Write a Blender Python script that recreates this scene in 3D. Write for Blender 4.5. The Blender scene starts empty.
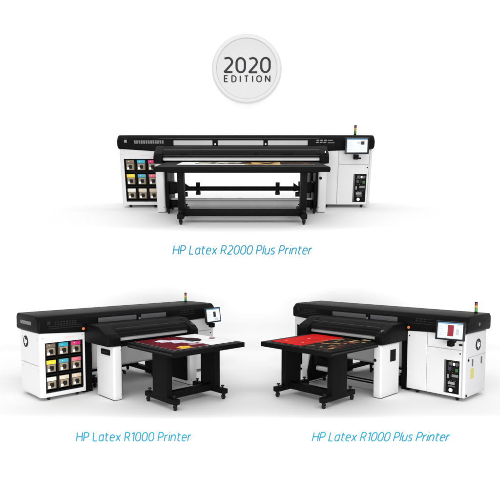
import bpy, bmesh, math, random
from mathutils import Vector, Matrix, Euler
random.seed(7)
S = bpy.context.scene
COL = S.collection
R = math.radians

# ------------------------------------------------------------------ camera
EYE = 1.717
cam_d = bpy.data.cameras.new("camera")
cam = bpy.data.objects.new("camera", cam_d); COL.objects.link(cam)
cam.location = (0, 0, EYE)
PITCH = 17.422
cam.rotation_euler = (R(90 - PITCH), 0, 0)
FPX = 525.0                                   # focal length in pixels of a 500 px wide frame
cam_d.sensor_width = 36; cam_d.sensor_fit = 'HORIZONTAL'
cam_d.lens = 36 * FPX / 500
cy = 131.95 + FPX * math.tan(R(PITCH))        # row of the optical axis
cam_d.shift_y = (cy - 250) / 500.0
cam_d.clip_end = 400
S.camera = cam

# ------------------------------------------------------------------ light: a white studio
W = bpy.data.worlds.new("World"); S.world = W; W.use_nodes = True
bg = W.node_tree.nodes["Background"]
bg.inputs[0].default_value = (1, 1, 1, 1); bg.inputs[1].default_value = 0.64

def area(name, loc, target, size, energy):
    l = bpy.data.lights.new(name, 'AREA'); l.shape = 'RECTANGLE'; l.size, l.size_y = size; l.energy = energy
    o = bpy.data.objects.new(name, l); COL.objects.link(o); o.location = loc
    o.rotation_euler = (Vector(target) - Vector(loc)).to_track_quat('-Z', 'Y').to_euler()
    return o
area("overhead_softbox", (0, 2.0, 8.5), (0, 6.5, -2.0), (11, 4), 340)
area("rear_softbox", (0, 14.5, 8.5), (0, 8.6, -1.5), (16, 3), 130)
area("front_fill_lamp", (0, -9, 2.4), (0, 9, -.6), (12, 4), 1750)  # unseen fill added to whiten the risers and cabinet fronts
area("backdrop_fill_lamp", (0, 15, 9), (0, 19, 3), (24, 1), 230)  # unseen fill added to keep the back wall white

S.view_settings.view_transform = 'Standard'
S.view_settings.look = 'None'
S.view_settings.gamma = 1
S.view_settings.exposure = 0.19

# ------------------------------------------------------------------ materials
MATS = {}
def mat(name, col, rough=0.5, spec=0.5, metal=0.0, vary=0.0, vscale=6.0, bump=0.0, bscale=200.0, emit=0.0):
    if name in MATS: return MATS[name]
    m = bpy.data.materials.new(name); m.use_nodes = True
    nt = m.node_tree; b = nt.nodes["Principled BSDF"]
    b.inputs["Base Color"].default_value = (*col, 1)
    b.inputs["Roughness"].default_value = rough
    b.inputs["Specular IOR Level"].default_value = spec
    b.inputs["Metallic"].default_value = metal
    if emit:
        b.inputs["Base Color"].default_value = (.03, .03, .03, 1); b.inputs["Emission Color"].default_value = (*col, 1); b.inputs["Emission Strength"].default_value = emit
    tc = nt.nodes.new("ShaderNodeTexCoord")
    if vary:
        n = nt.nodes.new("ShaderNodeTexNoise"); n.inputs["Scale"].default_value = vscale; n.inputs["Detail"].default_value = 6
        nt.links.new(tc.outputs["Object"], n.inputs["Vector"])
        mr = nt.nodes.new("ShaderNodeMapRange")
        mr.inputs["From Min"].default_value = .3; mr.inputs["From Max"].default_value = .7
        mr.inputs["To Min"].default_value = max(0, rough - vary); mr.inputs["To Max"].default_value = min(1, rough + vary)
        nt.links.new(n.outputs["Fac"], mr.inputs["Value"]); nt.links.new(mr.outputs["Result"], b.inputs["Roughness"])
    if bump:
        n2 = nt.nodes.new("ShaderNodeTexNoise"); n2.inputs["Scale"].default_value = bscale; n2.inputs["Detail"].default_value = 3
        nt.links.new(tc.outputs["Object"], n2.inputs["Vector"])
        bp = nt.nodes.new("ShaderNodeBump"); bp.inputs["Strength"].default_value = bump; bp.inputs["Distance"].default_value = .004
        nt.links.new(n2.outputs["Fac"], bp.inputs["Height"]); nt.links.new(bp.outputs["Normal"], b.inputs["Normal"])
    MATS[name] = m
    return m

FLOOR = mat("studio white", (.90, .90, .90), .9, 0.0)
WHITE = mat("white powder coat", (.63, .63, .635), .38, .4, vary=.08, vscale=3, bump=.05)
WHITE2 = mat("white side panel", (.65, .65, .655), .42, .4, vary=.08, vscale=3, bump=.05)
SHADEP = mat("shaded white side panel", (.54, .54, .55), .42, .4, vary=.08, vscale=3, bump=.05)  # white panel with the shade of the control side put into its colour
BLACK = mat("black shell", (.0035, .0035, .004), .5, .06, vary=.03, vscale=2, bump=.04)
BLACKM = mat("black steel", (.0035, .0035, .004), .55, .07, vary=.04, vscale=3, bump=.05)
SATIN = mat("black satin edge", (.009, .009, .010), .3, .2)
DARK = mat("dark recess", (.004, .004, .004), .8, .1)
CHAR = mat("charcoal plastic", (.008, .008, .009), .5, .15)
RUBBER = mat("black rubber", (.008, .008, .008), .7, .2)
STEEL = mat("brushed steel", (.55, .55, .56), .3, .5, .9)
BARL = mat("polished bar", (.62, .62, .63), .28, .5, .35)
ROLLER = mat("grey roller", (.55, .55, .55), .45, .4)
CHUTE = mat("pale grey chute", (.50, .50, .51), .5, .3)
WIN_PALE = mat("window with painted reflection", (.36, .36, .37), .3, .5)  # brighter reflection of the upper windows put into the base colour
WIN_DARK = mat("smoked window", (.085, .085, .09), .22, .5, vary=.06, vscale=2)
GRILL = mat("grill grey", (.10, .10, .105), .5, .3)
FAINT = mat("faint grille", (.014, .014, .015), .4, .2)
INK_TAN = mat("cartridge tan", (.10, .075, .05), .5, .3)
INK_GREY = mat("cartridge bracket", (.32, .26, .19), .5, .3)
WHITEP = mat("white print", (.80, .80, .80), .6, .3)
SEAM = mat("panel seam grey", (.30, .30, .31), .6, .2)
BLUE_TXT = mat("caption blue", (.028, .29, .45), .6, .2)
GREY_TXT = mat("badge dark grey", (.035, .035, .04), .6, .2)
ORANGE = mat("orange lamp lens", (.75, .18, .04), .3, .5)
LAMP_R = mat("red lamp lens", (.16, .02, .015), .3, .5)
LAMP_Y = mat("amber lamp lens", (.60, .30, .03), .3, .5)
LAMP_G = mat("green lamp lens", (.05, .24, .04), .3, .5)
YELLOW = mat("yellow label", (.50, .47, .13), .6, .3)
SCREEN_W = mat("lit white screen", (.86, .88, .92), .3, .15, emit=.92)
SCREEN_B = mat("lit blue bar", (.10, .30, .50), .3, .15, emit=.9)
SCREEN_G = mat("lit grey text", (.62, .64, .68), .3, .15, emit=.9)
SCREEN_D = mat("lit dark picture", (.03, .03, .03), .2, .4)
SCREEN_R = mat("lit red picture", (.40, .004, .03), .4, .03, emit=.8)

# ------------------------------------------------------------------ mesh helpers
class MB:
    def __init__(s): s.bm = bmesh.new(); s.mats = []
    def mi(s, m):
        if m not in s.mats: s.mats.append(m)
        return s.mats.index(m)
    def _add(s, tmp, m):
        i = s.mi(m)
        for f in tmp.faces: f.material_index = i
        me = bpy.data.meshes.new("tmp"); tmp.to_mesh(me); tmp.free()
        s.bm.from_mesh(me); bpy.data.meshes.remove(me)
    def box(s, x0, x1, y0, y1, z0, z1, m, bev=0.0, seg=2, rot=None):
        t = bmesh.new(); bmesh.ops.create_cube(t, size=1)
        for v in t.verts:
            v.co = Vector(((x0+x1)/2 + v.co.x*(x1-x0), (y0+y1)/2 + v.co.y*(y1-y0), (z0+z1)/2 + v.co.z*(z1-z0)))
        if bev: bmesh.ops.bevel(t, geom=t.edges[:], offset=min(bev, .49*min(x1-x0, y1-y0, z1-z0)), segments=seg, profile=.5, affect='EDGES')
        if rot: bmesh.ops.transform(t, matrix=rot, verts=t.verts)
        s._add(t, m); return s
    def cyl(s, p0, p1, r, m, n=20, r2=None, bev=0):
        p0, p1 = Vector(p0), Vector(p1); d = p1 - p0
        t = bmesh.new(); bmesh.ops.create_cone(t, cap_ends=True, segments=n, radius1=r, radius2=r if r2 is None else r2, depth=d.length)
        if bev:
            ed = [e for e in t.edges if abs(e.verts[0].co.z - e.verts[1].co.z) < 1e-6]
            bmesh.ops.bevel(t, geom=ed, offset=bev, segments=2, profile=.5, affect='EDGES')
        M = Matrix.Translation((p0+p1)/2) @ d.to_track_quat('Z', 'Y').to_matrix().to_4x4()
        bmesh.ops.transform(t, matrix=M, verts=t.verts)
        s._add(t, m); return s
    def loft(s, stations, m, bev=0.0, seg=2):
        """stations: list of (x, [(y,z)...]) closed profiles of equal length"""
        t = bmesh.new(); rings = []
        for x, pr in stations: rings.append([t.verts.new((x, y, z)) for y, z in pr])
        n = len(rings[0])
        for a, b in zip(rings, rings[1:]):
            for i in range(n): t.faces.new((a[i], a[(i+1) % n], b[(i+1) % n], b[i]))
        t.faces.new(list(reversed(rings[0]))); t.faces.new(rings[-1])
        bmesh.ops.recalc_face_normals(t, faces=t.faces[:])
        if bev:
            ed = [e for e in t.edges if e.calc_face_angle(0) > R(20)]
            bmesh.ops.bevel(t, geom=ed, offset=bev, segments=seg, profile=.5, affect='EDGES')
        s._add(t, m); return s
    def ring(s, x0, x1, z0, z1, hx0, hx1, hz0, hz1, y0, y1, m, bev=0.0, which=('x0', 'x1')):
        """upright slab with a rectangular hole"""
        t = bmesh.new()
        def q(y): return ([t.verts.new((x, y, z)) for x, z in ((x0,z0),(x1,z0),(x1,z1),(x0,z1))],
                          [t.verts.new((x, y, z)) for x, z in ((hx0,hz0),(hx1,hz0),(hx1,hz1),(hx0,hz1))])
        fo, fi = q(y0); bo, bi = q(y1)
        for i in range(4):
            j = (i+1) % 4
            t.faces.new((fo[i], fo[j], fi[j], fi[i])); t.faces.new((bo[i], bi[i], bi[j], bo[j]))
            t.faces.new((fo[i], bo[i], bo[j], fo[j])); t.faces.new((fi[i], fi[j], bi[j], bi[i]))
        bmesh.ops.recalc_face_normals(t, faces=t.faces[:])
        if bev:
            tgt = [x0 if w == 'x0' else x1 for w in which]
            ed = [e for e in t.edges if all(abs(v.co.y-y0) < 1e-6 for v in e.verts) and abs(e.verts[0].co.x-e.verts[1].co.x) < 1e-6 and any(abs(e.verts[0].co.x-k) < 1e-6 for k in tgt)]
            bmesh.ops.bevel(t, geom=ed, offset=bev, segments=4, profile=.5, affect='EDGES')
        s._add(t, m); return s
    def poly(s, pts, z0, z1, m):
        """flat outline (x,y) with thickness"""
        t = bmesh.new()
        a = [t.verts.new((x, y, z0)) for x, y in pts]; b = [t.verts.new((x, y, z1)) for x, y in pts]
        n = len(pts)
        t.faces.new(a); t.faces.new(b)
        for i in range(n): t.faces.new((a[i], a[(i+1) % n], b[(i+1) % n], b[i]))
        bmesh.ops.recalc_face_normals(t, faces=t.faces[:])
        s._add(t, m); return s
    def mesh(s, me, m, M):
        t = bmesh.new(); t.from_mesh(me); bmesh.ops.transform(t, matrix=M, verts=t.verts); s._add(t, m); return s
    def build(s, name, parent=None, smooth=35):
        me = bpy.data.meshes.new(name)
        for f in s.bm.faces: f.smooth = True
        for e in s.bm.edges: e.smooth = e.calc_face_angle(0) < R(smooth)
        s.bm.to_mesh(me); s.bm.free()
        for m in s.mats: me.materials.append(m)
        o = bpy.data.objects.new(name, me); COL.objects.link(o)
        if parent: o.parent = parent
        return o

def empty(name, label, cat, group=None):
    o = bpy.data.objects.new(name, None); COL.objects.link(o); o.empty_display_size = .2
    return tag(o, label, cat, group)
def tag(o, label, cat, group=None):
    o["label"] = label; o["category"] = cat
    if group: o["group"] = group
    return o
def struct(o): o["kind"] = "structure"; return o
def copy_tree(o, parent=None, skip=None):
    c = o.copy(); COL.objects.link(c); c.parent = parent
    for k in [k for k in o.children]:
        if skip and k.name.startswith(skip): continue
        copy_tree(k, c)
    return c
def find(o, name):
    return [k for k in o.children if k.name.split('.')[0] == name]

_dg = None
def text_mesh(txt, shear=0.0, extrude=0.002, offset=0.0, spacing=1.0):
    """lettering as a mesh in the XY plane; returns mesh and bounds"""
    c = bpy.data.curves.new("lettering", 'FONT'); c.body = txt; c.shear = shear; c.extrude = extrude; c.offset = offset
    c.space_character = spacing; c.size = 1; c.resolution_u = 6
    o = bpy.data.objects.new("lettering", c); COL.objects.link(o)
    dg = bpy.context.evaluated_depsgraph_get(); dg.update()
    me = bpy.data.meshes.new_from_object(o.evaluated_get(dg))
    bpy.data.objects.remove(o); bpy.data.curves.remove(c)
    xs = [v.co.x for v in me.vertices]; ys = [v.co.y for v in me.vertices]
    return me, min(xs), max(xs), min(ys), max(ys)

def _c(cx, cz, rx, rz, a0, a1, n=8):
    return [(cx + rx*math.cos(R(a0 + (a1-a0)*i/n)), cz + rz*math.sin(R(a0 + (a1-a0)*i/n))) for i in range(n+1)]
GL = {   # single-stroke letters: width, strokes (capital height 1)
 'H': (.60, [[(0,0),(0,1)], [(.60,0),(.60,1)], [(0,.51),(.60,.51)]]),
 'P': (.52, [[(0,0),(0,1),(.28,1)] + _c(.28,.72,.24,.28,90,-90) + [(0,.44)]]),
 'L': (.46, [[(0,1),(0,0),(.46,0)]]),
 'R': (.54, [[(0,0),(0,1),(.27,1)] + _c(.27,.73,.23,.27,90,-90) + [(0,.46)], [(.28,.46),(.54,0)]]),
 'a': (.46, [[(.46,.72),(.26,.72)] + _c(.24,.46,.24,.26,90,180,5) + [(0,.22)] + _c(.20,.22,.20,.22,180,270,5) + [(.30,.01),(.46,.17)], [(.46,.72),(.46,0)]]),
 't': (.36, [[(.12,.94),(.12,.20)] + _c(.30,.19,.18,.19,180,270,5) + [(.36,0)], [(0,.72),(.36,.72)]]),
 'e': (.48, [[(.02,.39),(.47,.39),(.47,.47)] + _c(.24,.47,.23,.26,0,180,10) + [(.01,.26)] + _c(.25,.26,.24,.26,180,270,5) + [(.44,.02)]]),
 'x': (.46, [[(0,.72),(.46,0)], [(.46,.72),(0,0)]]),
 'l': (.02, [[(.01,1.02),(.01,0)]]),
 'u': (.46, [[(0,.72),(0,.20)] + _c(.20,.20,.20,.20,180,270,5) + [(.30,.01),(.46,.17)], [(.46,.72),(.46,0)]]),
 's': (.40, [[(.37,.70),(.24,.73)] + _c(.20,.55,.19,.18,80,200,6) + [(.10,.40),(.30,.33)] + _c(.21,.19,.19,.19,40,-100,6) + [(0,.03)]]),
 'r': (.28, [[(0,0),(0,.72)], [(0,.50),(.10,.66),(.28,.73)]]),
 'i': (.02, [[(.01,0),(.01,.72)], [(.01,.95),(.01,1.0)]]),
 'n': (.46, [[(0,0),(0,.72)], [(0,.52),(.12,.68)] + _c(.27,.53,.19,.20,110,0,6) + [(.46,0)]]),
 '0': (.54, [_c(.27,.66,.27,.34,0,180,12) + [(0,.34)] + _c(.27,.34,.27,.34,180,360,12) + [(.54,.66)]]),
 '1': (.26, [[(0,.84),(.24,1.0),(.24,0)]]),
 '2': (.52, [[(.02,.95)] + _c(.25,.73,.25,.27,110,-10,9) + [(.46,.56),(.0,.0),(.52,0)]]),
 'E': (.44, [[(.44,1),(0,1),(0,0),(.44,0)], [(0,.51),(.39,.51)]]),
 'D': (.56, [[(0,0),(0,1),(.20,1)] + _c(.20,.62,.36,.38,90,0,6) + [(.56,.38)] + _c(.20,.38,.36,.38,0,-90,6) + [(0,0)]]),
 'I': (.02, [[(.01,1),(.01,0)]]),
 'T': (.52, [[(0,1),(.52,1)], [(.26,1),(.26,0)]]),
 'O': (.62, [_c(.31,.66,.31,.34,0,180,12) + [(0,.34)] + _c(.31,.34,.31,.34,180,360,12) + [(.62,.66)]]),
 'N': (.58, [[(0,0),(0,1),(.58,0),(.58,1)]]),
}
def upright_text(txt, x0, x1, z_base, cap_h, y, m, shear=0.0, stroke=.11, depth=.006, gap=.22):
    """MB with letters built from round-ended strokes, standing in the XZ plane facing -Y, fitted to x0..x1"""
    cur = bpy.data.curves.new("lettering", 'CURVE'); cur.dimensions = '3D'; cur.bevel_depth = stroke/2; cur.bevel_resolution = 3; cur.use_fill_caps = True
    x = 0
    for ch in txt:
        if ch == ' ': x += .34; continue
        w, st = GL[ch]
        for p in st:
            # ease sharp corners so that the stroke keeps its width
            e = [p[0]]
            for p0, p1, p2 in zip(p, p[1:], p[2:]):
                A, B, C = Vector(p0), Vector(p1), Vector(p2)
                u_, v_ = (A - B), (C - B)
                if u_.length > .12 and v_.length > .12 and (math.pi - u_.angle(v_)) > R(35):
                    r_ = min(.07, u_.length*.45, v_.length*.45)
                    a_, c_ = B + u_.normalized()*r_, B + v_.normalized()*r_
                    for i in range(7):
                        t = i/6; e.append(tuple(a_*(1-t)**2 + B*2*t*(1-t) + c_*t*t))
                else: e.append(p1)
            p = e + [p[-1]]
            sp = cur.splines.new('POLY'); sp.points.add(len(p) - 1)
            for q, (u, v) in zip(sp.points, p): q.co = (x + u + shear*v, v, 0, 1)
        x += w + gap
    o = bpy.data.objects.new("lettering", cur); COL.objects.link(o)
    dg = bpy.context.evaluated_depsgraph_get(); dg.update()
    me = bpy.data.meshes.new_from_object(o.evaluated_get(dg))
    bpy.data.objects.remove(o); bpy.data.curves.remove(cur)
    xs = [v.co.x for v in me.vertices]; a, b = min(xs), max(xs)
    h = stroke/2
    sx = (x1 - x0) / (b - a); sz = cap_h / (1 + stroke)
    M = Matrix.Translation((x0 - a*sx, y, z_base + h*sz)) @ Matrix.Rotation(R(90), 4, 'X') @ Matrix.Diagonal((sx, sz, depth/stroke, 1))
    mb = MB(); mb.mesh(me, m, M); bpy.data.meshes.remove(me)
    return mb

# ------------------------------------------------------------------ studio stage
TILT = 13.14
def extrude_profile(name, pts, x0=-16, x1=16):
    mb = MB(); t = bmesh.new()
    a = [t.verts.new((x0, y, z)) for y, z in pts]; b = [t.verts.new((x1, y, z)) for y, z in pts]
    for i in range(len(pts)-1): t.faces.new((a[i], b[i], b[i+1], a[i+1]))
    mb._add(t, FLOOR)
    return mb.build(name, smooth=50)
K = 0.58                                       # the two smaller machines on the lower ramp
RY0, RZ0 = 10.4291*K, EYE - 5.2754*K                 # a point of the ramp
def ramp_z(y): return RZ0 - (y - RY0) * math.tan(R(TILT))
LIP_Y, RISE_Y, WALL_Y = 5.46*K/.70, 9.36, 19.0
def arc(cy_, cz_, r, a0, a1, n=10):
    return [(cy_ + r*math.cos(R(a0 + (a1-a0)*i/n)), cz_ + r*math.sin(R(a0 + (a1-a0)*i/n))) for i in range(n+1)]
LR = .11                                       # rounded front edge of the ramp
lower = [(LIP_Y, -9.0)]
for i in range(17):                            # eased front edge: quadratic curve from the lip into the ramp
    t = i / 16
    lower.append((LIP_Y + .26*t*t, (ramp_z(LIP_Y) - LR)*(1-t)**2 + ramp_z(LIP_Y)*2*t*(1-t) + ramp_z(LIP_Y + .26)*t*t))
lower += [(y_, ramp_z(y_)) for y_ in (LIP_Y + .27, LIP_Y + .30, RISE_Y - .40, RISE_Y - .32)]   # short flats keep the big ramp's shading flat
zc = ramp_z(RISE_Y - .30)
lower += [(RISE_Y - .30, zc), (RISE_Y - .15, zc - .01), (RISE_Y - .06, zc + .04), (RISE_Y - .015, zc + .12), (RISE_Y, zc + .25)]
UR, UD = .18, .55                                       # rounded edge of the upper stage
upper_edge = [(RISE_Y + UD + UD*math.cos(R(180 - 90*i/16)), -UR + UR*math.sin(R(180 - 90*i/16))) for i in range(17)]
upper_edge += [(RISE_Y + UD + .01, 0), (RISE_Y + UD + .04, 0)]
wall_cove = arc(WALL_Y - 2.5, 2.5, 2.5, 270, 360, 12)
struct(extrude_profile("floor", lower + upper_edge + [(12.0, 0)]))
struct(extrude_profile("backdrop", [(12.0, 0), (WALL_Y - 2.55, 0), (WALL_Y - 2.52, 0)] + wall_cove + [(WALL_Y, 14.0)]))

# ------------------------------------------------------------------ shared parts
def caster(parent, x, y, ztop, r=.05, ang=0.0, name="caster"):
    mb = MB()
    c, s_ = math.cos(ang), math.sin(ang)
    ax = Vector((c, s_, 0)); fw = Vector((-s_, c, 0))
    ctr = Vector((x, y, r)) + fw * .02
    mb.cyl(ctr - ax*.018, ctr + ax*.018, r, RUBBER, 20, bev=.008)
    w = mb.build(name, parent)
    mb = MB()
    for sg in (-1, 1):
        p = ctr + ax * .026 * sg
        mb.cyl(p - ax*.004, p + ax*.004, r*.55, CHAR, 14)
        mb.cyl(p + Vector((0, 0, 0)), Vector((x, y, ztop - .012)) + ax*.02*sg, .012, CHAR, 8)
    mb.cyl((x, y, ztop - .018), (x, y, ztop), .032, CHAR, 14)
    mb.build("caster_fork", w)
    mb = MB(); mb.cyl(ctr - ax*.032, ctr + ax*.032, r*.22, STEEL, 10); mb.build("axle", w)
    return w

def logo(parent, origin, facing, r):
    """round dark emblem with two slanted white letters; facing 'L' (-x) or 'R' (+x)"""
    x, y, z = origin; sg = -1 if facing == 'L' else 1
    mb = MB(); mb.cyl((x, y, z), (x + sg*.006, y, z), r, CHAR, 40)
    d = mb.build("emblem", parent)
    me, a, b, c, e = text_mesh("hp", .28, 1, .012)
    sc = 1.25 * r / (b - a)
    Rm = Matrix.Rotation(R(-90 if facing == 'L' else 90), 4, 'Z') @ Matrix.Rotation(R(90), 4, 'X')
    M = Matrix.Translation((x + sg*.007, y, z)) @ Rm @ Matrix.Diagonal((sc, sc*1.15, .003, 1)) @ Matrix.Translation((-(a+b)/2, -(c+e)/2, 0))
    mb = MB(); mb.mesh(me, WHITEP, M); bpy.data.meshes.remove(me)
    mb.build("letters", d)

# ------------------------------------------------------------------ printer
def make_printer(P):
    root = empty("printer", P['label'], "printer", "wide black and white flatbed printers")
    xl, xr = -P['W']/2, P['W']/2
    Hc, Dc = P['Hc'], .98
    xi = xl + .905; xc = xr - 1.21; sm = xr - .775
    BX0, BX1, BZ0, BZ1 = xl + .095, xl + .865, .145, 1.125
    # ---- ink cabinet
    mb = MB()
    mb.ring(xl, xi, .07, Hc, BX0, BX1, BZ0, BZ1, 0, .2, WHITE, bev=.05, which=('x0',))
    ink = mb.build("ink_cabinet", root)
    mb = MB(); mb.box(xl + .001, xi - .001, .2, Dc, .07, Hc - .001, WHITE2, bev=.006, seg=1); mb.build("cabinet_body", ink)
    mb = MB(); mb.box(BX0 + .001, BX1 - .001, .185, .199, BZ0 + .001, BZ1 - .001, DARK)
    for k in (1, 2):
        zz = (.515, .840)[k-1]
        mb.box(BX0 + .001, BX1 - .001, .02, .184, zz - .03, zz, BLACKM)
        xx = BX0 + k*.258
        mb.box(xx - .012, xx + .012, .05, .184, BZ0 + .001, BZ1 - .001, BLACKM)
    mb.box(BX0 + .001, BX1 - .001, .03, .184, BZ0 + .001, BZ0 + .03, BLACKM)
    # dark liner around the opening
    mb.box(BX0 + .0005, BX0 + .02, .01, .184, BZ0 + .031, BZ1 - .001, BLACKM)
    mb.box(BX1 - .02, BX1 - .0005, .01, .184, BZ0 + .031, BZ1 - .001, BLACKM)
    mb.box(BX0 + .021, BX1 - .021, .01, .184, BZ1 - .02, BZ1 - .0005, BLACKM)
    mb.build("cartridge_bay", ink)
    mb = MB(); mb.box(xl - .003, xl + .004, .10, Dc - .06, .676, .684, SEAM); mb.build("seam", ink)
    mb = MB()
    for (yy, zz) in ((.12, .60), (.86, .60), (.12, 1.19), (.86, 1.19)):
        mb = MB(); mb.cyl((xl - .004, yy, zz), (xl + .003, yy, zz), .012, STEEL, 10); mb.build("screw", ink)
    for (xx, zz) in ((xl + .06, 1.22), (xi - .05, 1.22), (xi - .03, .13)):
        mb = MB(); mb.cyl((xx, -.003, zz), (xx, .003, zz), .009, SEAM, 10); mb.build("screw", ink)
    mb = MB(); mb.box(xi - .42, xi - .22, -.002, .001, 1.195, 1.212, mat("pale pink label", (.70, .50, .48), .6)); mb.build("label_strip", ink)
    logo(ink, (xl - .002, .69, 1.10), 'L', .115)
    for px in (xl + .17, xi - .15): caster(ink, px, .06, .075, .042)
    for px in (xl + .17, xi - .15): caster(ink, px, Dc - .12, .075, .042)
    # ---- control cabinet
    mb = MB(); mb.box(xc, xr, .02, Dc, .07, Hc, SHADEP, bev=.03, seg=3)
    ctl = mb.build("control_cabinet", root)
    mb = MB(); mb.box(xc + .004, sm - .006, -.002, .03, .085, Hc - .03, WHITE, bev=.006, seg=1); mb.build("door", ctl)
    mb = MB(); mb.box(sm + .006, xr - .07, -.002, .03, 1.006, Hc - .03, WHITE, bev=.006, seg=1); mb.build("drawer_front", ctl)
    HX0, HX1, HZ0, HZ1 = xr - .41, xr - .105, .135, .785
    mb = MB(); mb.ring(sm + .006, xr - .07, .085, .994, HX0, HX1, HZ0, HZ1, -.11, .03, WHITE) if 0 else mb.ring(sm + .006, xr - .07, .085, .994, HX0, HX1, HZ0, HZ1, -.002, .06, WHITE)
    mb.build("door", ctl)
    mb = MB(); mb.box(xr - .064, xr - .001, -.002, .06, .075, Hc - .01, WHITE, bev=.03, seg=4); mb.build("corner_post", ctl)
    # electrical panel set in the opening
    mb = MB(); mb.box(HX0 + .002, HX1 - .002, .012, .019, HZ0 + .002, HZ1 - .002, DARK)
    mb.box(HX0 + .002, HX0 + .035, .000, .012, HZ0 + .002, HZ1 - .002, GRILL)
    pan = mb.build("control_panel", ctl)
    w = HX1 - HX0
    def sw(nm, u0, u1, v0, v1, m, d=.012):
        q = MB(); q.box(HX0 + u0*w, HX0 + u1*w, .012 - d, .0125, HZ0 + v0*.65, HZ0 + v1*.65, m, bev=.003, seg=1); q.build(nm, pan)
    sw("connector", .28, .52, .86, .94, GRILL); sw("connector", .56, .70, .85, .93, WHITEP); sw("connector", .74, .92, .86, .93, GRILL)
    sw("socket", .24, .46, .68, .80, mat("violet socket", (.025, .02, .045), .5)); sw("socket", .50, .66, .68, .80, CHAR)
    sw("switch", .72, .90, .66, .76, mat("green switch", (.02, .11, .025), .4)); sw("switch", .20, .32, .45, .57, mat("grey switch", (.22, .22, .22), .5))
    sw("socket", .50, .92, .50, .58, mat("grey socket", (.16, .18, .16), .5)); sw("socket", .52, .92, .40, .46, CHAR)
    sw("name_plate", .26, .70, .27, .35, mat("grey plate", (.26, .26, .26), .5)); sw("breaker", .30, .74, .20, .24, GRILL)
    for k in range(5): sw("marking", .30 + k*.12, .37 + k*.12, .955, .968, GRILL, .002)
    for k in range(4): sw("marking", .24 + k*.17, .33 + k*.17, .835, .845, mat("fine print", (.20, .20, .20), .6), .002)
    for k in range(3): sw("indicator", .30 + k*.2, .34 + k*.2, .625, .64, (LAMP_G, LAMP_Y, LAMP_R)[k], .006)
    for k in range(4): sw("marking", .34 + k*.12, .40 + k*.12, .37, .38, mat("fine print", (.20, .20, .20), .6), .002)
    q = MB(); q.cyl((HX0 + .82*w, .012, HZ0 + .115*.65), (HX0 + .82*w, -.004, HZ0 + .115*.65), .018, CHAR, 16, bev=.003); q.build("key_switch", pan)
    q = MB(); q.cyl((HX0 + .46*w, .012, HZ0 + .10*.65), (HX0 + .46*w, -.012, HZ0 + .10*.65), .037, WHITEP, 24, bev=.006); q.build("dial", pan)
    # side details
    mb = MB(); mb.box(xr - .003, xr + .003, .12, Dc - .05, .846, .854, SEAM); mb.build("seam", ctl)
    mb = MB(); mb.box(xr, xr + .003, .25, .40, .42, .62, YELLOW); mb.build("warning_label", ctl)
    for yy in (.30, .72): mb = MB(); mb.box(xr, xr + .004, yy, yy + .06, .66, .80, GRILL); mb.build("vent", ctl)
    for yy, zz in ((.14, .80), (.08, .12)): mb = MB(); mb.cyl((xr - .004, yy, zz), (xr + .012, yy, zz), .026, RUBBER, 14, bev=.004); mb.build("latch", ctl)
    for xx, zz in ((xc + .05, 1.17), (xr - .10, .93)): mb = MB(); mb.cyl((xx, -.006, zz), (xx, .0, zz), .015, CHAR, 14); mb.build("lock", ctl)
    logo(ctl, (xr + .002, .57, 1.06), 'R', .115)
    for px in (xc + .2, xr - .17):
        caster(ctl, px, .07, .075, .045); caster(ctl, px, Dc - .12, .075, .042)
    # ---- black beam
    ov = .035
    yf, yb = -.03, 1.10
    def prof(zb, zt, ins=0):
        return [(yf + .02 + ins, zb), (yf + ins, zb + .03), (yf + ins, zt - .10), (yf + .09 + ins, zt - .015), (yf + .16 + ins, zt), (yb - .03 - ins, zt), (yb - ins, zt - .05), (yb - ins, zb)]
    zt = 1.645
    st = [(xl - ov, prof(Hc + .05, zt - .03, .03)), (xl - ov + .03, prof(Hc + .005, zt)), (xi, prof(Hc - .052, zt)), (xi + .25, prof(Hc - .065, zt)),
          (xc - .25, prof(Hc - .065, zt)), (xc, prof(Hc - .052, zt)), (xr + ov - .03, prof(Hc + .005, zt)), (xr + ov, prof(Hc + .05, zt - .03, .03))]
    # split the beam at the centre so the sloping undersides meet a straight middle
    mb = MB(); mb.loft(st, BLACK, bev=.01, seg=2)
    beam = mb.build("top_beam", root)
    # tray lines along the front
    mb = MB()
    for z_ in (1.365, 1.575): mb.box(xi + .02, xc - .02, yf - .004, yf + .004, z_ - .004, z_ + .004, SATIN)
    mb.build("trim_line", beam)
    for a, b in P['windows']:
        mb = MB(); mb.box(a, b, yf - .006, yf + .004, 1.425, 1.535, P['winmat'], bev=.004, seg=1); w_ = mb.build("window", beam)
        mb = MB(); mb.ring(a - .012, b + .012, 1.413, 1.547, a, b, 1.425, 1.535, yf - .010, yf + .003, BLACKM); mb.build("window_frame", w_)
    for xx in P['knobs']:
        mb = MB(); mb.box(xx - .035, xx + .035, yf - .02, yf + .003, 1.405, 1.55, BLACKM, bev=.01)
        kb = mb.build("latch_plate", beam)
        mb = MB(); mb.cyl((xx, yf - .018, 1.45), (xx, yf - .05, 1.45), .022, STEEL, 16, bev=.005); mb.build("knob", kb)
    # louvre over the ink cabinet, and over the control side
    mb = MB()
    g0, g1 = P['grill']
    n = int((g1 - g0) / .052)
    for i in range(n):
        x_ = g0 + (g1 - g0) * i / n
        for j in range(2):
            mb.box(x_, x_ + .036, yf - .005, yf + .003, 1.465 + j*.04, 1.492 + j*.04, P['grillmat'])
    mb.build("louvre", beam)
    for a, b, z_ in P['lines']:
        mb = MB(); mb.box(a, b, yf - .004, yf + .003, z_ - .007, z_ + .007, P['grillmat']); mb.build("groove", beam)
    # small mark and the stripes on the right
    mb = MB(); mb.box(xl + .14, xl + .20, yf - .005, yf + .002, 1.485, 1.545, P['grillmat']); mb.build("badge_plate", beam)
    mb = MB()
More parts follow.
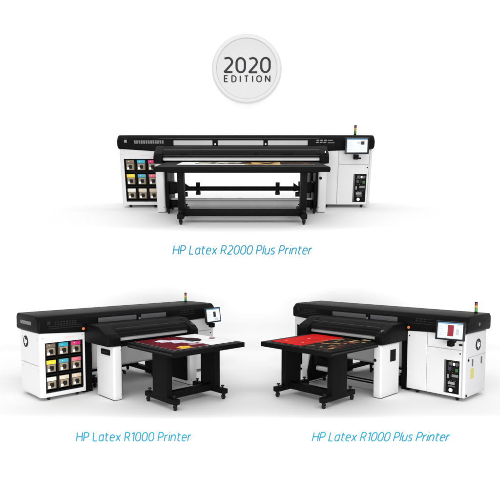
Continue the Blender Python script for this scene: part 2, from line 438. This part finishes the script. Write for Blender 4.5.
    for i in range(3):
        for j in range(2):
            x_ = P['stripes'] + i*.085 + j*.01
            mb.loft([(x_, [(yf-.005, 1.475+j*.045), (yf+.002, 1.475+j*.045), (yf+.002, 1.50+j*.045), (yf-.005, 1.50+j*.045)]),
                     (x_ + .06, [(yf-.005, 1.48+j*.045), (yf+.002, 1.48+j*.045), (yf+.002, 1.505+j*.045), (yf-.005, 1.505+j*.045)])], P['grillmat'])
    mb.box(P['stripes'] + .27, P['stripes'] + .42, yf - .005, yf + .002, 1.475, 1.488, P['grillmat'])
    mb.box(P['stripes'] + .26, P['stripes'] + .38, yf - .005, yf + .002, 1.53, 1.543, P['grillmat'])
    mb.build("stripe_mark", beam)
    # end windows and end grips
    for sx, x_ in ((-1, xl - ov), (1, xr + ov)):
        mb = MB(); a, b = sorted((x_ - sx*.006, x_ + sx*.004)); mb.box(a, b, .30, .85, 1.455, 1.525, WIN_DARK if sx < 0 else BLACKM, bev=.003, seg=1)
        if sx < 0: mb.build("end_window", beam)
        else:
            mb.build("end_plate", beam)
    mb = MB(); mb.cyl((xr + ov - .002, .50, 1.47), (xr + ov + .012, .50, 1.47), .035, GRILL, 18); mb.build("end_socket", beam)
    # ---- columns
    for a, b in ((xi + .004, xi + .215), (xc - .19, xc - .004)):
        mb = MB(); mb.box(a, b, .12, .92, .0, Hc - .05, BLACKM, bev=.01); mb.build("column", root)
    # ---- status lamp on the column
    for a, on in ((xi - .045, P['beacons'][0]), (xc + .05, P['beacons'][1])):
        if not on: continue
        mb = MB(); mb.cyl((a, -.045, 1.345), (a, -.02, 1.345), .036, CHAR, 20); e = mb.build("push_button", root)
        mb = MB(); mb.cyl((a, -.065, 1.345), (a, -.045, 1.345), .028, ORANGE, 20, bev=.008); mb.build("button_lens", e)
    # ---- pedestals
    pl, pr, wp = P['xpl'], P['xpr'], .185
    yp0, yp1 = P['ypf'], -.24
    zp = 1.06
    for i, (a, b) in enumerate(((pl, pl + wp), (pr - wp, pr))):
        mb = MB(); mb.box(a, b, yp0, yp1, .008, zp, WHITE, bev=.035, seg=4); pd = mb.build("pedestal", root)
        mb = MB(); mb.box(a + .02, b - .02, yp0 + .03, yp1 - .03, .0, .02, BLACKM); mb.build("plinth", pd)
        xo = a if i == 0 else b; sg = -1 if i == 0 else 1
        p0, p1 = sorted((xo - sg*.002, xo + sg*.010))
        if i == 0:
            mb = MB(); p0, p1 = sorted((xo - sg*.002, xo + sg*.03)); mb.box(p0, p1, yp0 + .12, yp0 + .45, .875, .985, BLACKM, bev=.022, seg=3)
            hd = mb.build("handle", pd)
            mb = MB(); q0, q1 = sorted((xo + sg*.029, xo + sg*.036)); mb.box(q0, q1, yp0 + .17, yp0 + .40, .915, .95, CHAR, bev=.005); mb.build("grip", hd)
        else:
            mb = MB(); mb.box(p0, p1, yp0 + .32, yp0 + .52, .70, .935, DARK, bev=.004); mb.build("grip_recess", pd)
            mb = MB(); mb.cyl((a + .045, yp0 - .012, .755), (a + .045, yp0 + .003, .755), .033, CHAR, 20, bev=.004)
            mb.build("push_button", pd)
        for zz in (.12, .98):
            mb = MB(); mb.cyl((b - .03 if i == 0 else a + .03, yp0 - .004, zz), (b - .03 if i == 0 else a + .03, yp0 + .003, zz), .012, SEAM, 10); mb.build("screw", pd)
        # black inner plate with its foot
        ia, ib = (b, b + .05) if i == 0 else (a - .05, a)
        mb = MB(); mb.box(ia, ib, yp0 + .10, yp1, .10, zp, BLACKM, bev=.004); mb.build("inner_plate", pd)
    # ---- print hood
    zo = P['zo']; y0 = yp0 + .02
    hp_ = [(.10, 1.42+zo), (y0 + .40, 1.41+zo), (y0 + .08, 1.27+zo), (y0 + .04, 1.20+zo), (y0 + .20, 1.20+zo), (y0 + .20, 1.07+zo), (.10, 1.07+zo)]
    ep = [(.11, 1.425+zo), (y0 + .39, 1.415+zo), (y0 + .05, 1.275+zo), (y0 - .03, 1.20+zo), (y0 - .03, 1.065), (y0 + .2, 1.065), (.11, 1.065)]
    mb = MB(); mb.loft([(pl + .10, hp_), (pr - .10, hp_)], BLACK, bev=.006)
    hood = mb.build("print_hood", root)
    for a, b in ((pl - P['hx'], pl + .16), (pr - .16, pr + .03)):
        mb = MB(); mb.loft([(a, ep), (b, ep)], BLACK, bev=.018, seg=3); mb.build("hood_end", hood)
    mb = MB(); mb.box(pr - .06, pr - .045, y0 + .04, y0 + .14, 1.29+zo, 1.325+zo, STEEL, rot=None); mb.build("hinge_pin", hood)
    mb = MB(); mb.cyl((pl + .165, y0 + .14, 1.150+zo), (pr - .165, y0 + .14, 1.150+zo), .036, P['barmat'], 24); mb.build("roller", hood)
    mb = MB(); mb.box(pl + .165, pr - .165, y0 + .05, y0 + .07, 1.29+zo-.085, 1.29+zo-.06, SATIN); mb.build("hood_lip", hood)
    mb = MB(); mb.box(pl + .165, pr - .165, y0 + .16, y0 + .19, 1.36+zo-.016, 1.36+zo+.0, P['groove']); mb.build("hood_groove", hood)
    mb = MB(); mb.box(pl + .17, pr - .17, y0 + .22, -.02, 1.0, 1.06, BLACKM); mb.build("print_bed", hood)
    # ---- pale chute behind the roll holders
    mb = MB()
    A, B = xi + .22, xc - .195
    prf = [(.20, 1.0), (.22, 1.0), (.24, .62), (.30, .46), (.42, .40), (.41, .385), (.285, .445), (.22, .61)]
    if P['chute']:
        mb.loft([(A, prf), (B, prf)], CHUTE); mb.build("media_chute", root)
    # ---- roll unit between the pedestals
    ua, ub = pl + wp + .05, pr - wp - .05
    yr = yp0 + .12
    pp = [(yr-.20, .10), (yr-.22, .30), (yr-.10, .66), (yr+.32, .66), (yr+.36, .30), (yr+.30, .10)]
    for a, sg in ((ua, 1), (ub, -1)):
        a0, a1 = sorted((a, a + sg*.05))
        mb = MB(); mb.loft([(a0, [(yr-.08, .49), (yr-.08, .53), (yr-.08, .58), (yr+.0, .58)]), (a1 , [(yr-.08, .49), (yr-.08, .52), (yr-.08, .55), (yr+.0, .55)])], BLACKM); mb.build("stay", root)
        if P['rolls'] == 0 or (P['rolls'] == 1 and sg < 0): continue
        mb = MB(); mb.loft([(a0, pp), (a1, pp)], BLACKM, bev=.006); pt = mb.build("side_plate", root)
        for q in range(3):
            mb = MB(); mb.cyl((a0 - .004, yr - .06 + q*.1, .22 + q*.06), (a1 + .004, yr - .06 + q*.1, .22 + q*.06), .016, CHAR, 12); mb.build("bolt", pt)
        h = .36 if P['rolls'] == 2 else .16
        c0, c1 = sorted((a + sg*.05, a + sg*h))
        mb = MB(); mb.loft([(c0, [(yr-.08,.40),(yr-.08,.66),(yr+.24,.66),(yr+.24,.40)]), (c1, [(yr-.06,.44),(yr-.06,.64),(yr+.20,.64),(yr+.20,.44)])], BLACKM, bev=.012)
        mb.build("drive_housing", pt)
        c0, c1 = sorted((a + sg*(h+.001), a + sg*(h + .12)))
        mb = MB(); mb.loft([(c0, [(yr-.05,.46),(yr-.05,.64),(yr+.10,.64),(yr+.10,.46)]), (c1, [(yr-.03,.48),(yr-.03,.56),(yr+.06,.56),(yr+.06,.48)])], BLACKM, bev=.006)
        mb.build("spindle_bracket", pt)
        if P['rolls'] == 2:
            c0, c1 = sorted((a + sg*.05, a + sg*.22))
            mb = MB(); mb.box(c0, c1, yr - .02, yr + .22, .10, .27, BLACKM, bev=.02); mb.build("lower_bearing", pt)
            mb = MB(); c0, c1 = sorted((a + sg*.24, a + sg*.44)); mb.cyl((c0, yr - .03, .40), (c1, yr - .03, .40), .055, CHAR, 20, bev=.01); mb.build("motor", pt)
        mb = MB(); mb.box(min(a, a+sg*.07), max(a, a+sg*.07), yr - .30, yr + .40, .085, .125, BLACKM, bev=.008); mb.build("foot_bar", pt)
        caster(pt, a + sg*.035, yr - .26, .086, .04); caster(pt, a + sg*.035, yr + .34, .086, .04)
    if P['rolls']:
        e1 = ub - .12 if P['rolls'] == 2 else ua + .85
        mb = MB(); mb.cyl((ua + .12, yr, .52 if P['rolls'] == 2 else .36), (e1, yr, .52 if P['rolls'] == 2 else .36), P['tube_r'], P['tubemat'], 28); tb = mb.build("roll_tube", root)
        for a in P['collars']:
            mb = MB(); mb.cyl((a, yr, .52), (a + .07, yr, .52), .075, BLACKM, 28, bev=.006); mb.box(a - .015, a + .085, yr - .04, yr + .04, .385, .46, BLACKM, bev=.006); mb.box(a - .01, a + .08, yr - .03, yr + .03, .575, .655, BLACKM, bev=.006)
            mb.build("collar", tb)
        if P['rolls'] == 2:
            mb = MB(); mb.cyl((ua + .02, yr + .05, .285), (ub - .02, yr + .05, .285), .022, P['rodmat'], 16); mb.build("guide_rod", root)
            mb = MB(); mb.cyl((ua + .22, yr + .14, .165), (ub - .22, yr + .14, .165), P['low_r'], ROLLER, 28); mb.build("lower_roller", root)
        else:
            for yy, zz in ((yr + .25, .24), (yr + .32, .17)):
                mb = MB(); mb.cyl((ua - .03, yy, zz), (ub + .03, yy, zz), .016, BLACKM, 16); mb.build("guide_rod", root)
    # ---- monitor on its arm
    mx, mz = P['mon']
    Mt = Matrix.Translation((mx, -.215, mz)) @ Matrix.Rotation(R(P['monyaw']), 4, 'Z') @ Matrix.Rotation(R(-8), 4, 'X')
    mw, mh = .272, .18
    mb = MB(); mb.box(-mw, mw, -.022, .022, -mh, mh, SATIN, bev=.012, seg=3, rot=Mt)
    mon = mb.build("monitor", root)
    def mp(nm, a, b, c, d, m, lay):
        q = MB(); q.box(-mw + a*2*mw, -mw + b*2*mw, -.024 - .0016*lay, -.0215, -mh + c*2*mh, -mh + d*2*mh, m, rot=Mt); return q.build(nm, mon)
    mp("screen", .075, .925, .09, .90, SCREEN_W, 0)
    mp("menu_bar", .075, .925, .86, .93, SCREEN_B, 1)
    for (a, b, c, d, k) in P['screen']: mp("picture", a, b, c, d, (SCREEN_D, SCREEN_R, SCREEN_G)[k], 1 + (k != 2))
    mp("side_bar", .075, .105, .09, .86, SCREEN_G, 1)
    for i in range(4): mp("icon", .70 + i*.05, .73 + i*.05, .79, .83, SCREEN_G, 1)
    mp("status_bar", .075, .925, .09, .125, mat("lit pale blue", (.60, .68, .76), .3, .1, emit=.9), 1)
    for i in range(5): mp("text_line", .13, .13 + random.uniform(.12, .26), .70 - i*.11, .72 - i*.11, SCREEN_G, 1)
    mb = MB(); mb.box(-.05, .05, .02, .11, -.09, .07, BLACKM, bev=.01, rot=Mt); mb.build("mount", mon)
    mb = MB(); mb.box(mx - .055, mx + .055, -.24, -.12, mz - .30, mz - .19, BLACKM, bev=.015)
    mb.cyl((mx, -.16, mz - .25), (mx, .01, mz - .22), .03, BLACKM, 16); mb.build("monitor_arm", mon)
    mb = MB(); mb.box(mx + .09, mx + .15, -.03, .0, mz - .30, mz - .265, BLACKM, bev=.008); mb.build("cable_clip", mon)
    # ---- signal lamp on the roof
    tx, ty = P['tower']
    mb = MB(); mb.cyl((tx, ty, zt - .02), (tx, ty, zt + .02), .032, BLACKM, 20); tw = mb.build("signal_lamp", root)
    for k, m in enumerate((LAMP_G, LAMP_Y, LAMP_R)):
        z0_ = zt + .02 + (0, .085, .135)[k]; h_ = (.083, .048, .05)[k]
        mb = MB(); mb.cyl((tx, ty, z0_), (tx, ty, z0_ + h_), .030, m, 24, bev=.004); mb.build("lens", tw)
    mb = MB(); mb.cyl((tx, ty, zt + .205), (tx, ty, zt + .225), .031, CHAR, 20, bev=.006); mb.build("cap", tw)
    return root

# ------------------------------------------------------------------ table
def make_table(T):
    root = empty("feed_table", T['label'], "table", "wheeled tables in front of the printers")
    x0, x1, y0, y1, zt = T['x0'], T['x1'], T['y0'], T['y1'], T['zt']
    mb = MB(); mb.box(x0, x1, y0, y1, zt - .095, zt, BLACKM, bev=.010, seg=2)
    top = mb.build("tabletop", root)
    mb = MB()
    r0 = .055
    mb.ring(x0 + r0, x1 - r0, 0, 1, x0 + r0 + .012, x1 - r0 - .012, .01, .99, 0, .01, SATIN)
    # lay the ring flat
    for v in mb.bm.verts:
        x, y, z = v.co; v.co = (x, y0 + .10 + z*(y1 - y0 - .14), zt + .004 - y*.9)
    mb.build("bed_rim", top)
    for sx in (x0, x1):
        a, b = sorted((sx, sx + (.012 if sx > 0 else -.012)))
        mb = MB(); mb.box(a, b, y0 + .03, y1 - .03, zt - .06, zt - .035, SATIN); mb.build("side_rail", top)
    mb = MB(); mb.box(x0 + .20, x1 - .20, y0 + .40, y1 - .20, zt - .14, zt - .094, BLACKM, bev=.006); mb.build("under_frame", top)
    lw, fy0, fy1 = T['lw'], T['fy0'], T['fy1']
    def bolt(x, y, z, ax, par):
        q = MB(); d = Vector(ax) * .006; q.cyl(Vector((x, y, z)) - d*.3, Vector((x, y, z)) + d, .011, CHAR, 8); q.build("bolt", par)
    for lx in T['legs']:
        mb = MB(); mb.box(lx - lw/2, lx + lw/2, T['ly0'], T['ly1'], .20, zt - .094, BLACKM, bev=.008); lg = mb.build("leg", root)
        sg_ = -1 if lx < (x0 + x1)/2 else 1
        for yy in (T['ly0'] + .05, T['ly1'] - .05):
            for zz in (.26, zt - .16): bolt(lx + sg_*lw/2, yy, zz, (sg_, 0, 0), lg)
        mb = MB(); mb.box(lx - .06, lx + .06, fy0, fy1, .115, .215, BLACKM, bev=.012); ft = mb.build("foot", root)
        for yy in (fy0 + .05, fy1 - .05):
            caster(root, lx, yy, .118, .052)
        for yy in (fy0 + .09, fy1 - .09):
            mb = MB(); mb.cyl((lx, yy, .21), (lx, yy, .255), .014, CHAR, 12); mb.cyl((lx, yy, .25), (lx, yy, .275), .035, CHAR, 18, bev=.005); mb.build("levelling_knob", ft)
    a, b = T['legs']
    mb = MB(); mb.box(a + .05, b - .05, T['cy0'], T['cy1'], T['cz0'], T['cz1'], BLACKM, bev=.008); mb.build("crossbar", root)
    return root

# ------------------------------------------------------------------ ink cartridges
def make_cartridge():
    root = empty("ink_cartridge", "", "ink cartridge", "ink cartridges in the printer bays")
    mb = MB(); mb.box(-.098, .098, 0, .13, -.115, .118, INK_TAN, bev=.006); mb.build("body", root)
    mb = MB(); mb.ring(-.075, .085, -.10, .035, -.035, .05, -.085, .012, -.012, .004, INK_GREY); mb.build("bracket", root)
    mb = MB(); mb.box(-.072, -.022, -.018, -.010, -.098, -.045, WHITEP, bev=.003, seg=1); mb.build("tag", root)
    mb = MB(); mb.cyl((.008, .004, -.035), (.008, -.03, -.035), .038, RUBBER, 22, bev=.006); mb.build("knob", root)
    mb = MB(); mb.box(.062, .088, -.02, .0, -.108, .02, mat("cartridge rib", (.20, .15, .10), .5), bev=.004, seg=1); mb.build("rib", root)
    return root
INKS = [[("dark taupe", (.17, .13, .09)), ("cyan", (.02, .36, .48)), ("magenta", (.62, .02, .16))],
        [("yellow", (.78, .60, .03)), ("light cyan", (.05, .33, .42)), ("light magenta", (.62, .14, .19))],
        [("white", (.72, .70, .64)), ("cream", (.62, .54, .42)), ("beige", (.56, .47, .35))]]
proto_cart = make_cartridge()
first_cart = [True]
def fill_bay(M, xl, who, ys=1.0):
    rows = ["top", "middle", "bottom"]; cols = ["left", "centre", "right"]
    for r in range(3):
        for c in range(3):
            if first_cart[0]: ct = proto_cart; first_cart[0] = False
            else: ct = copy_tree(proto_cart, None, "colour_band")
            nm, col = INKS[r][c]
            ct["label"] = "%s-topped ink cartridge, %s row %s, in the bay of the %s" % (nm, rows[r], cols[c], who)
            x = xl + .095 + .128 + c*.257; z = (.975, .65, .32)[r] + .005
            ct.matrix_world = M @ Matrix.Translation((x, .045, z))
            m = mat("ink " + nm, col, .45, .4)
            mb = MB(); mb.box(-.094, .094, -.012, .02, .045, .122, m, bev=.005)
            mb.cyl((-.03, -.013, .088), (-.03, -.0125, .088), .008, WHITEP, 8)
            mb.build("colour_band", ct)

# ------------------------------------------------------------------ the three machines
def rootM(x, y, z, yaw, tilt, k):
    return Matrix.Translation((x, y, z)) @ Matrix.Rotation(R(-tilt), 4, 'X') @ Matrix.Rotation(R(yaw), 4, 'Z') @ Matrix.Diagonal((k, k, k, 1))
MT = rootM(-.0942, 12.505, 0, 0, 0, 1)
ML = rootM(-2.4437*K, 10.429*K, RZ0 + 0, 43.763, TILT, K)
MR = rootM(2.5846*K, 10.4376*K, RZ0 - .002, -45.789, TILT, K)
ML.translation.z = ramp_z(ML.translation.y); MR.translation.z = ramp_z(MR.translation.y)

XR = 2.1423
base = dict(W=2*XR, Hc=1.3155, xpl=-1.112, xpr=.902, ypf=-.924, zo=.02, groove=FAINT, barmat=BARL, hx=.12, rolls=0, chute=1,
            windows=((-.95, -.05), (.06, .72)), winmat=WIN_DARK, knobs=(.005,), grill=(-1.86, -1.40), grillmat=FAINT,
            lines=((-1.98, -1.3, 1.40), (-1.98, -1.3, 1.44), (1.0, 1.55, 1.44)), stripes=1.12, beacons=(1, 1), tube_r=.055, tubemat=BARL, rodmat=BLACKM, low_r=.022,
            mon=(1.935, 1.385), monyaw=9, tower=(XR - .19, .88))
PL = dict(base, collars=(), label="left lower printer, seen from its ink side with the nine-cartridge bay facing us",
          screen=((.50, .66, .36, .72, 0), (.55, .80, .14, .30, 2)))
PR = dict(base, rolls=1, collars=(), label="right lower printer, seen from its control side with a red picture on the monitor",
          screen=((.42, .62, .22, .80, 1), (.70, .80, .30, .60, 2)))
TW = 5.827
PT = dict(W=TW, Hc=1.34, xpl=-1.963, xpr=1.774, ypf=-.806, zo=0.0, groove=mat('hood groove', (.035, .035, .036), .4, .2), barmat=mat('white coated bar', (.75, .75, .75), .35, .4), hx=.03, rolls=2, collars=(-1.09, .67), chute=0,
          windows=((-1.65, -.76), (-.64, .40), (.50, 1.41)), winmat=WIN_PALE, knobs=(-.70, .45), grill=(-2.55, -1.86), grillmat=mat("pale louvre", (.22, .22, .225), .5),
          lines=(), stripes=1.60, beacons=(0, 0), tube_r=.05, tubemat=BLACKM, rodmat=BARL, low_r=.088,
          mon=(2.50, 1.42), monyaw=0, tower=(2.58, .5),
          label="upper printer, seen straight from the front and wider than the two below",
          screen=((.66, .80, .56, .76, 0), (.50, .66, .62, .72, 2)))
pt = make_printer(PT); pt.matrix_world = MT
pl_ = make_printer(PL); pl_.matrix_world = ML
pr_ = make_printer(PR); pr_.matrix_world = MR

tb = dict(x0=-.835, x1=.85, y0=-2.50, y1=-.955, zt=1.12, legs=(-.625, .525), lw=.125, fy0=-2.30, fy1=-1.32, ly0=-2.06, ly1=-1.60, cy0=-1.95, cy1=-1.82, cz0=.13, cz1=.27)
tl_ = make_table(dict(tb, label="black wheeled table carrying the dark red and white poster")); tl_.matrix_world = ML
tr_ = copy_tree(tl_); tr_["label"] = "black wheeled table carrying the bright red and black poster"; tr_.matrix_world = MR
tt_ = make_table(dict(x0=-1.73, x1=1.61, y0=-2.35, y1=-.84, zt=1.09, legs=(-1.245, 1.135), lw=.115, fy0=-2.44, fy1=-1.30, ly0=-2.25, ly1=-1.95, cy0=-2.22, cy1=-2.08, cz0=.145, cz1=.27,
                      label="widest black wheeled table, in front of the upper printer")); tt_.matrix_world = MT

for M_, who in ((ML, "left"), (MR, "right")):
    q = make_table(dict(x0=-.98, x1=.70, y0=.98, y1=2.45, zt=1.0, legs=(-.86, .60), lw=.10, fy0=.28, fy1=1.50, ly0=1.05, ly1=1.42, cy0=1.25, cy1=1.33, cz0=.13, cz1=.22,
                        label="black wheeled table mostly hidden behind the %s lower printer" % who)); q.matrix_world = M_
fill_bay(MT, -TW/2, "upper printer"); fill_bay(ML, -XR, "left lower printer")

# ------------------------------------------------------------------ printed posters lying on the tables
def art(name, c1, c2, scale, lo=.42, hi=.58, rough=.6, stretch=(1, 1, 1)):
    m = bpy.data.materials.new(name); m.use_nodes = True; nt = m.node_tree; b = nt.nodes["Principled BSDF"]
    b.inputs["Roughness"].default_value = rough; b.inputs["Specular IOR Level"].default_value = .03
    tc = nt.nodes.new("ShaderNodeTexCoord"); mp = nt.nodes.new("ShaderNodeMapping"); mp.inputs["Scale"].default_value = stretch
    n = nt.nodes.new("ShaderNodeTexNoise"); n.inputs["Scale"].default_value = scale; n.inputs["Detail"].default_value = 5; n.inputs["Distortion"].default_value = .6
    r = nt.nodes.new("ShaderNodeValToRGB"); r.color_ramp.elements[0].position = lo; r.color_ramp.elements[1].position = hi
    r.color_ramp.elements[0].color = (*c1, 1); r.color_ramp.elements[1].color = (*c2, 1)
    nt.links.new(tc.outputs["Object"], mp.inputs["Vector"]); nt.links.new(mp.outputs["Vector"], n.inputs["Vector"]); nt.links.new(n.outputs["Fac"], r.inputs["Fac"]); nt.links.new(r.outputs["Color"], b.inputs["Base Color"])
    return m
def rag(pts, amp=.012, sub=4):
    out = []
    for (x, y), (X, Y) in zip(pts, pts[1:] + pts[:1]):
        for i in range(sub):
            t = i / sub
            a = amp if i else 0
            out.append((x + (X-x)*t + random.uniform(-a, a), y + (Y-y)*t + random.uniform(-a, a)))
    return out
def poster(M, zt, label, layers, rim=None):
    mb = MB()
    for i, (pts, m) in enumerate(layers):
        mb.poly(pts, zt + .006 if i == 0 else zt + .0075 + .0012*(i-1), zt + .0085 + .0012*i, m)
    o = mb.build("printed_poster"); tag(o, label, "poster"); o.matrix_world = M
    return o
def rect(a, b, c, d): return [(a, c), (b, c), (b, d), (a, d)]

RED_D = art("dark red print", (.085, .001, .006), (.15, .002, .012), 3)
LAV = art("lavender print", (.62, .60, .72), (.78, .76, .82), 6)
GOLD = art("gold print", (.75, .36, .02), (.85, .62, .10), 8)
INKB = art("black print", (.010, .006, .008), (.04, .008, .012), 7)
POSW = art("white poster stock", (.78, .78, .78), (.82, .82, .82), 3)
PINK = art("rose print", (.55, .20, .28), (.70, .50, .55), 8)
poster(ML, 1.12, "dark red and white printed poster on the left lower table", [
    (rect(-.70, .80, -2.33, -1.00), POSW),
    (rect(-.70, .10, -2.33, -1.00), RED_D),
    (rag([(-.42, -1.28), (-.20, -1.20), (-.16, -1.36), (.02, -1.42), (.10, -1.62), (.10, -2.02), (-.06, -1.92), (-.10, -1.74), (-.26, -1.72), (-.22, -1.56), (-.40, -1.48)], .018), LAV),
    (rag([(-.50, -2.31), (-.28, -2.31), (-.24, -2.14), (-.36, -2.04), (-.52, -2.14)], .018), GOLD),
    (rag([(-.16, -2.06), (.08, -2.14), (.09, -2.04), (-.12, -1.96)], .01), PINK),
    (rag([(.10, -1.02), (.24, -1.02), (.30, -1.30), (.44, -1.52), (.40, -1.72), (.24, -1.86), (.16, -1.76), (.14, -1.52), (.10, -1.40)], .018), INKB),
    (rag([(.10, -1.06), (.18, -1.10), (.22, -1.40), (.13, -1.46)], .012), RED_D),
    (rag([(.58, -1.72), (.66, -1.66), (.74, -1.72), (.66, -1.80)], .01), RED_D),
    (rect(.085, .105, -2.33, -1.00), INKB),
])
REDB = art("bright red print", (.52, .002, .003), (.64, .005, .004), 3)
BLK = art("black gold print", (.008, .005, .005), (.10, .035, .012), 4, .55, .75)
GOLDD = art("dull gold print", (.20, .11, .04), (.50, .36, .18), 9)
layers = [(rect(-.70, .80, -2.36, -1.00), BLK), (rect(-.70, .06, -2.36, -1.00), REDB)]
for (x, y, a) in ((-.40, -1.60, .03), (-.18, -2.05, .025), (-.52, -2.12, .02), (-.05, -1.44, .018)):
    layers.append((rag([(x, y), (x + 2*a, y + .4*a), (x + 2*a, y + 1.2*a), (x, y + a)], .006, 2), art("pink fleck", (.80, .30, .26), (.85, .55, .5), 9)))
EMBER = art("ember print", (.25, .02, .01), (.4, .06, .02), 8)
rg = random.Random(5)
for k in range(34):
    u, v = rg.random(), rg.random()
    x = .12 + .60*u; y = -2.26 + 1.16*v
    L_ = rg.uniform(.03, .11); w_ = rg.uniform(.010, .03); an = rg.uniform(.3, 1.5)
    c_, s_ = math.cos(an), math.sin(an)
    layers.append(([(x + c_*a - s_*b, y + s_*a + c_*b) for a, b in ((-L_, 0), (-L_*.4, -w_), (L_*.3, -w_*.8), (L_, w_*.2), (L_*.5, w_), (-L_*.3, w_*.9))], GOLDD if k % 4 else EMBER))
poster(MR, 1.12, "bright red and black printed poster on the right lower table", layers)
SCRIB = art("grey leaf print", (.06, .055, .045), (.62, .58, .48), 5, .40, .60, stretch=(1, .6, 1))
GOLD2 = art("amber print", (.03, .012, .006), (.72, .42, .12), 3.2, .42, .66, stretch=(1, .8, 1))
poster(MT, 1.09, "long white, grey and amber printed poster on the upper table", [
    (rect(-1.36, 1.38, -1.80, -.87), POSW),
    (rag([(-1.02, -1.55), (-.98, -.88), (.10, -.88), (.02, -1.62)], .02), SCRIB),
    (rag([(.00, -1.795), (-.05, -.88), (.72, -.88), (.70, -1.795)], .02, 6), GOLD2),
    (rag([(.70, -1.795), (.72, -.88), (1.375, -.88), (1.375, -1.795)], .006, 3), art("dark amber print", (.012, .007, .005), (.34, .15, .05), 4, .52, .8)),
    (rag([(-.16, -1.50), (-.05, -1.02), (.12, -.98), (.14, -1.52)], .02), INKB),
])

# ------------------------------------------------------------------ round badge on the back wall
yb = WALL_Y
sc = yb / 18.0
bx, bz = -.1012*sc, EYE + 1.885*sc - 1.717*0
ELL = .925                                     # the badge is very slightly wider than tall
def px(v): return v * 0.0334
def lathe(prof, m, n=96):
    mb = MB(); t = bmesh.new()
    rings = []
    for r, d in prof: rings.append([t.verts.new((bx + r*math.cos(2*math.pi*i/n), yb - d, bz + ELL*r*math.sin(2*math.pi*i/n))) for i in range(n)])
    for a, b in zip(rings, rings[1:]):
        for i in range(n): t.faces.new((a[i], a[(i+1) % n], b[(i+1) % n], b[i]))
    if prof[-1][0] < .02: t.faces.new(rings[-1])
    bmesh.ops.recalc_face_normals(t, faces=t.faces[:])
    mb._add(t, m); return mb
BADGE = mat("badge pale grey", (.66, .66, .665), .5, .3)
BADGE2 = mat("badge face grey", (.645, .645, .65), .45, .3)
RIMG = mat("badge rim grey", (.50, .50, .51), .4, .4)
badge = empty("round_badge", "round pale grey badge high on the white wall, reading 2020 EDITION", "badge")
lathe([(px(34.6), .0), (px(34.6), .10), (px(33.0), .19), (px(30.6), .19), (px(30.2), .18)], BADGE).build("outer_ring", badge)
lathe([(px(30.2), .18), (px(29.7), .165)], RIMG).build("inner_edge", badge)
lathe([(px(q), .02 + .145*(q/29.7)**2) for q in (29.7, 27, 24, 21, 18, 15, 12, 9, 6, 3)] + [(.01, .02)], BADGE2).build("dish", badge)
def wall_pt(u, v):
    # where a picture position (500 px frame) meets the badge plane; used once to size the lettering
    t = R(PITCH); a = (u-250)/FPX; b = (cy - v)/FPX
    d = Vector((a, math.cos(t) + b*math.sin(t), -math.sin(t) + b*math.cos(t)))
    return d
def at_plane(u, v, Y):
    d = wall_pt(u, v); k = Y / d.y
    return d.x*k, EYE + d.z*k
Yt = yb - .06
def on_dish(o):
    # letters follow the hollow of the dish
    for v in o.data.vertices:
        q = math.hypot(v.co.x - bx, (v.co.z - bz)/ELL) / px(1)
        v.co.y += yb - (.02 + .145*(q/29.7)**2) - Yt - .004

xa, za = at_plane(223.8, 73.2, Yt); xb, zb = at_plane(270.8, 57.0, Yt)
yr_ = (upright_text("2020", xa, xb, za, zb - za, Yt, GREY_TXT, 0, .145, .02, .27))
xa, za = at_plane(224.0, 82.4, Yt); xb, zb = at_plane(270.4, 75.2, Yt)
ed_ = upright_text("EDITION", xa, xb, za, zb - za, Yt, GREY_TXT, 0, .17, .02, .58)
tmp_me = bpy.data.meshes.new("tmp"); ed_.bm.to_mesh(tmp_me); ed_.bm.free(); yr_.bm.from_mesh(tmp_me); bpy.data.meshes.remove(tmp_me)
on_dish(yr_.build("lettering", badge))

# ------------------------------------------------------------------ captions on the stage risers
def caption(txt, u0, u1, vb, vt, Y, label):
    xa, za = at_plane(u0, vb, Y - .004); xb, zb = at_plane(u1, vt, Y - .004)
    o = upright_text(txt, xa, xb, za, zb - za, Y - .004, BLUE_TXT, .20, .14, .012).build("caption_lettering")
    tag(o, label, "lettering")
caption("HP Latex R2000 Plus Printer", 172.4, 312.4, 254.8, 245.0, RISE_Y, "blue italic caption centred on the riser under the upper printer")
caption("HP Latex R1000 Printer", 76.0, 191.2, 441.6, 431.9, LIP_Y, "blue italic caption under the left lower printer, without the word Plus")
caption("HP Latex R1000 Plus Printer", 311.6, 450.6, 441.6, 431.9, LIP_Y, "blue italic caption under the right lower printer, with the word Plus")
bpy.context.view_layer.update()
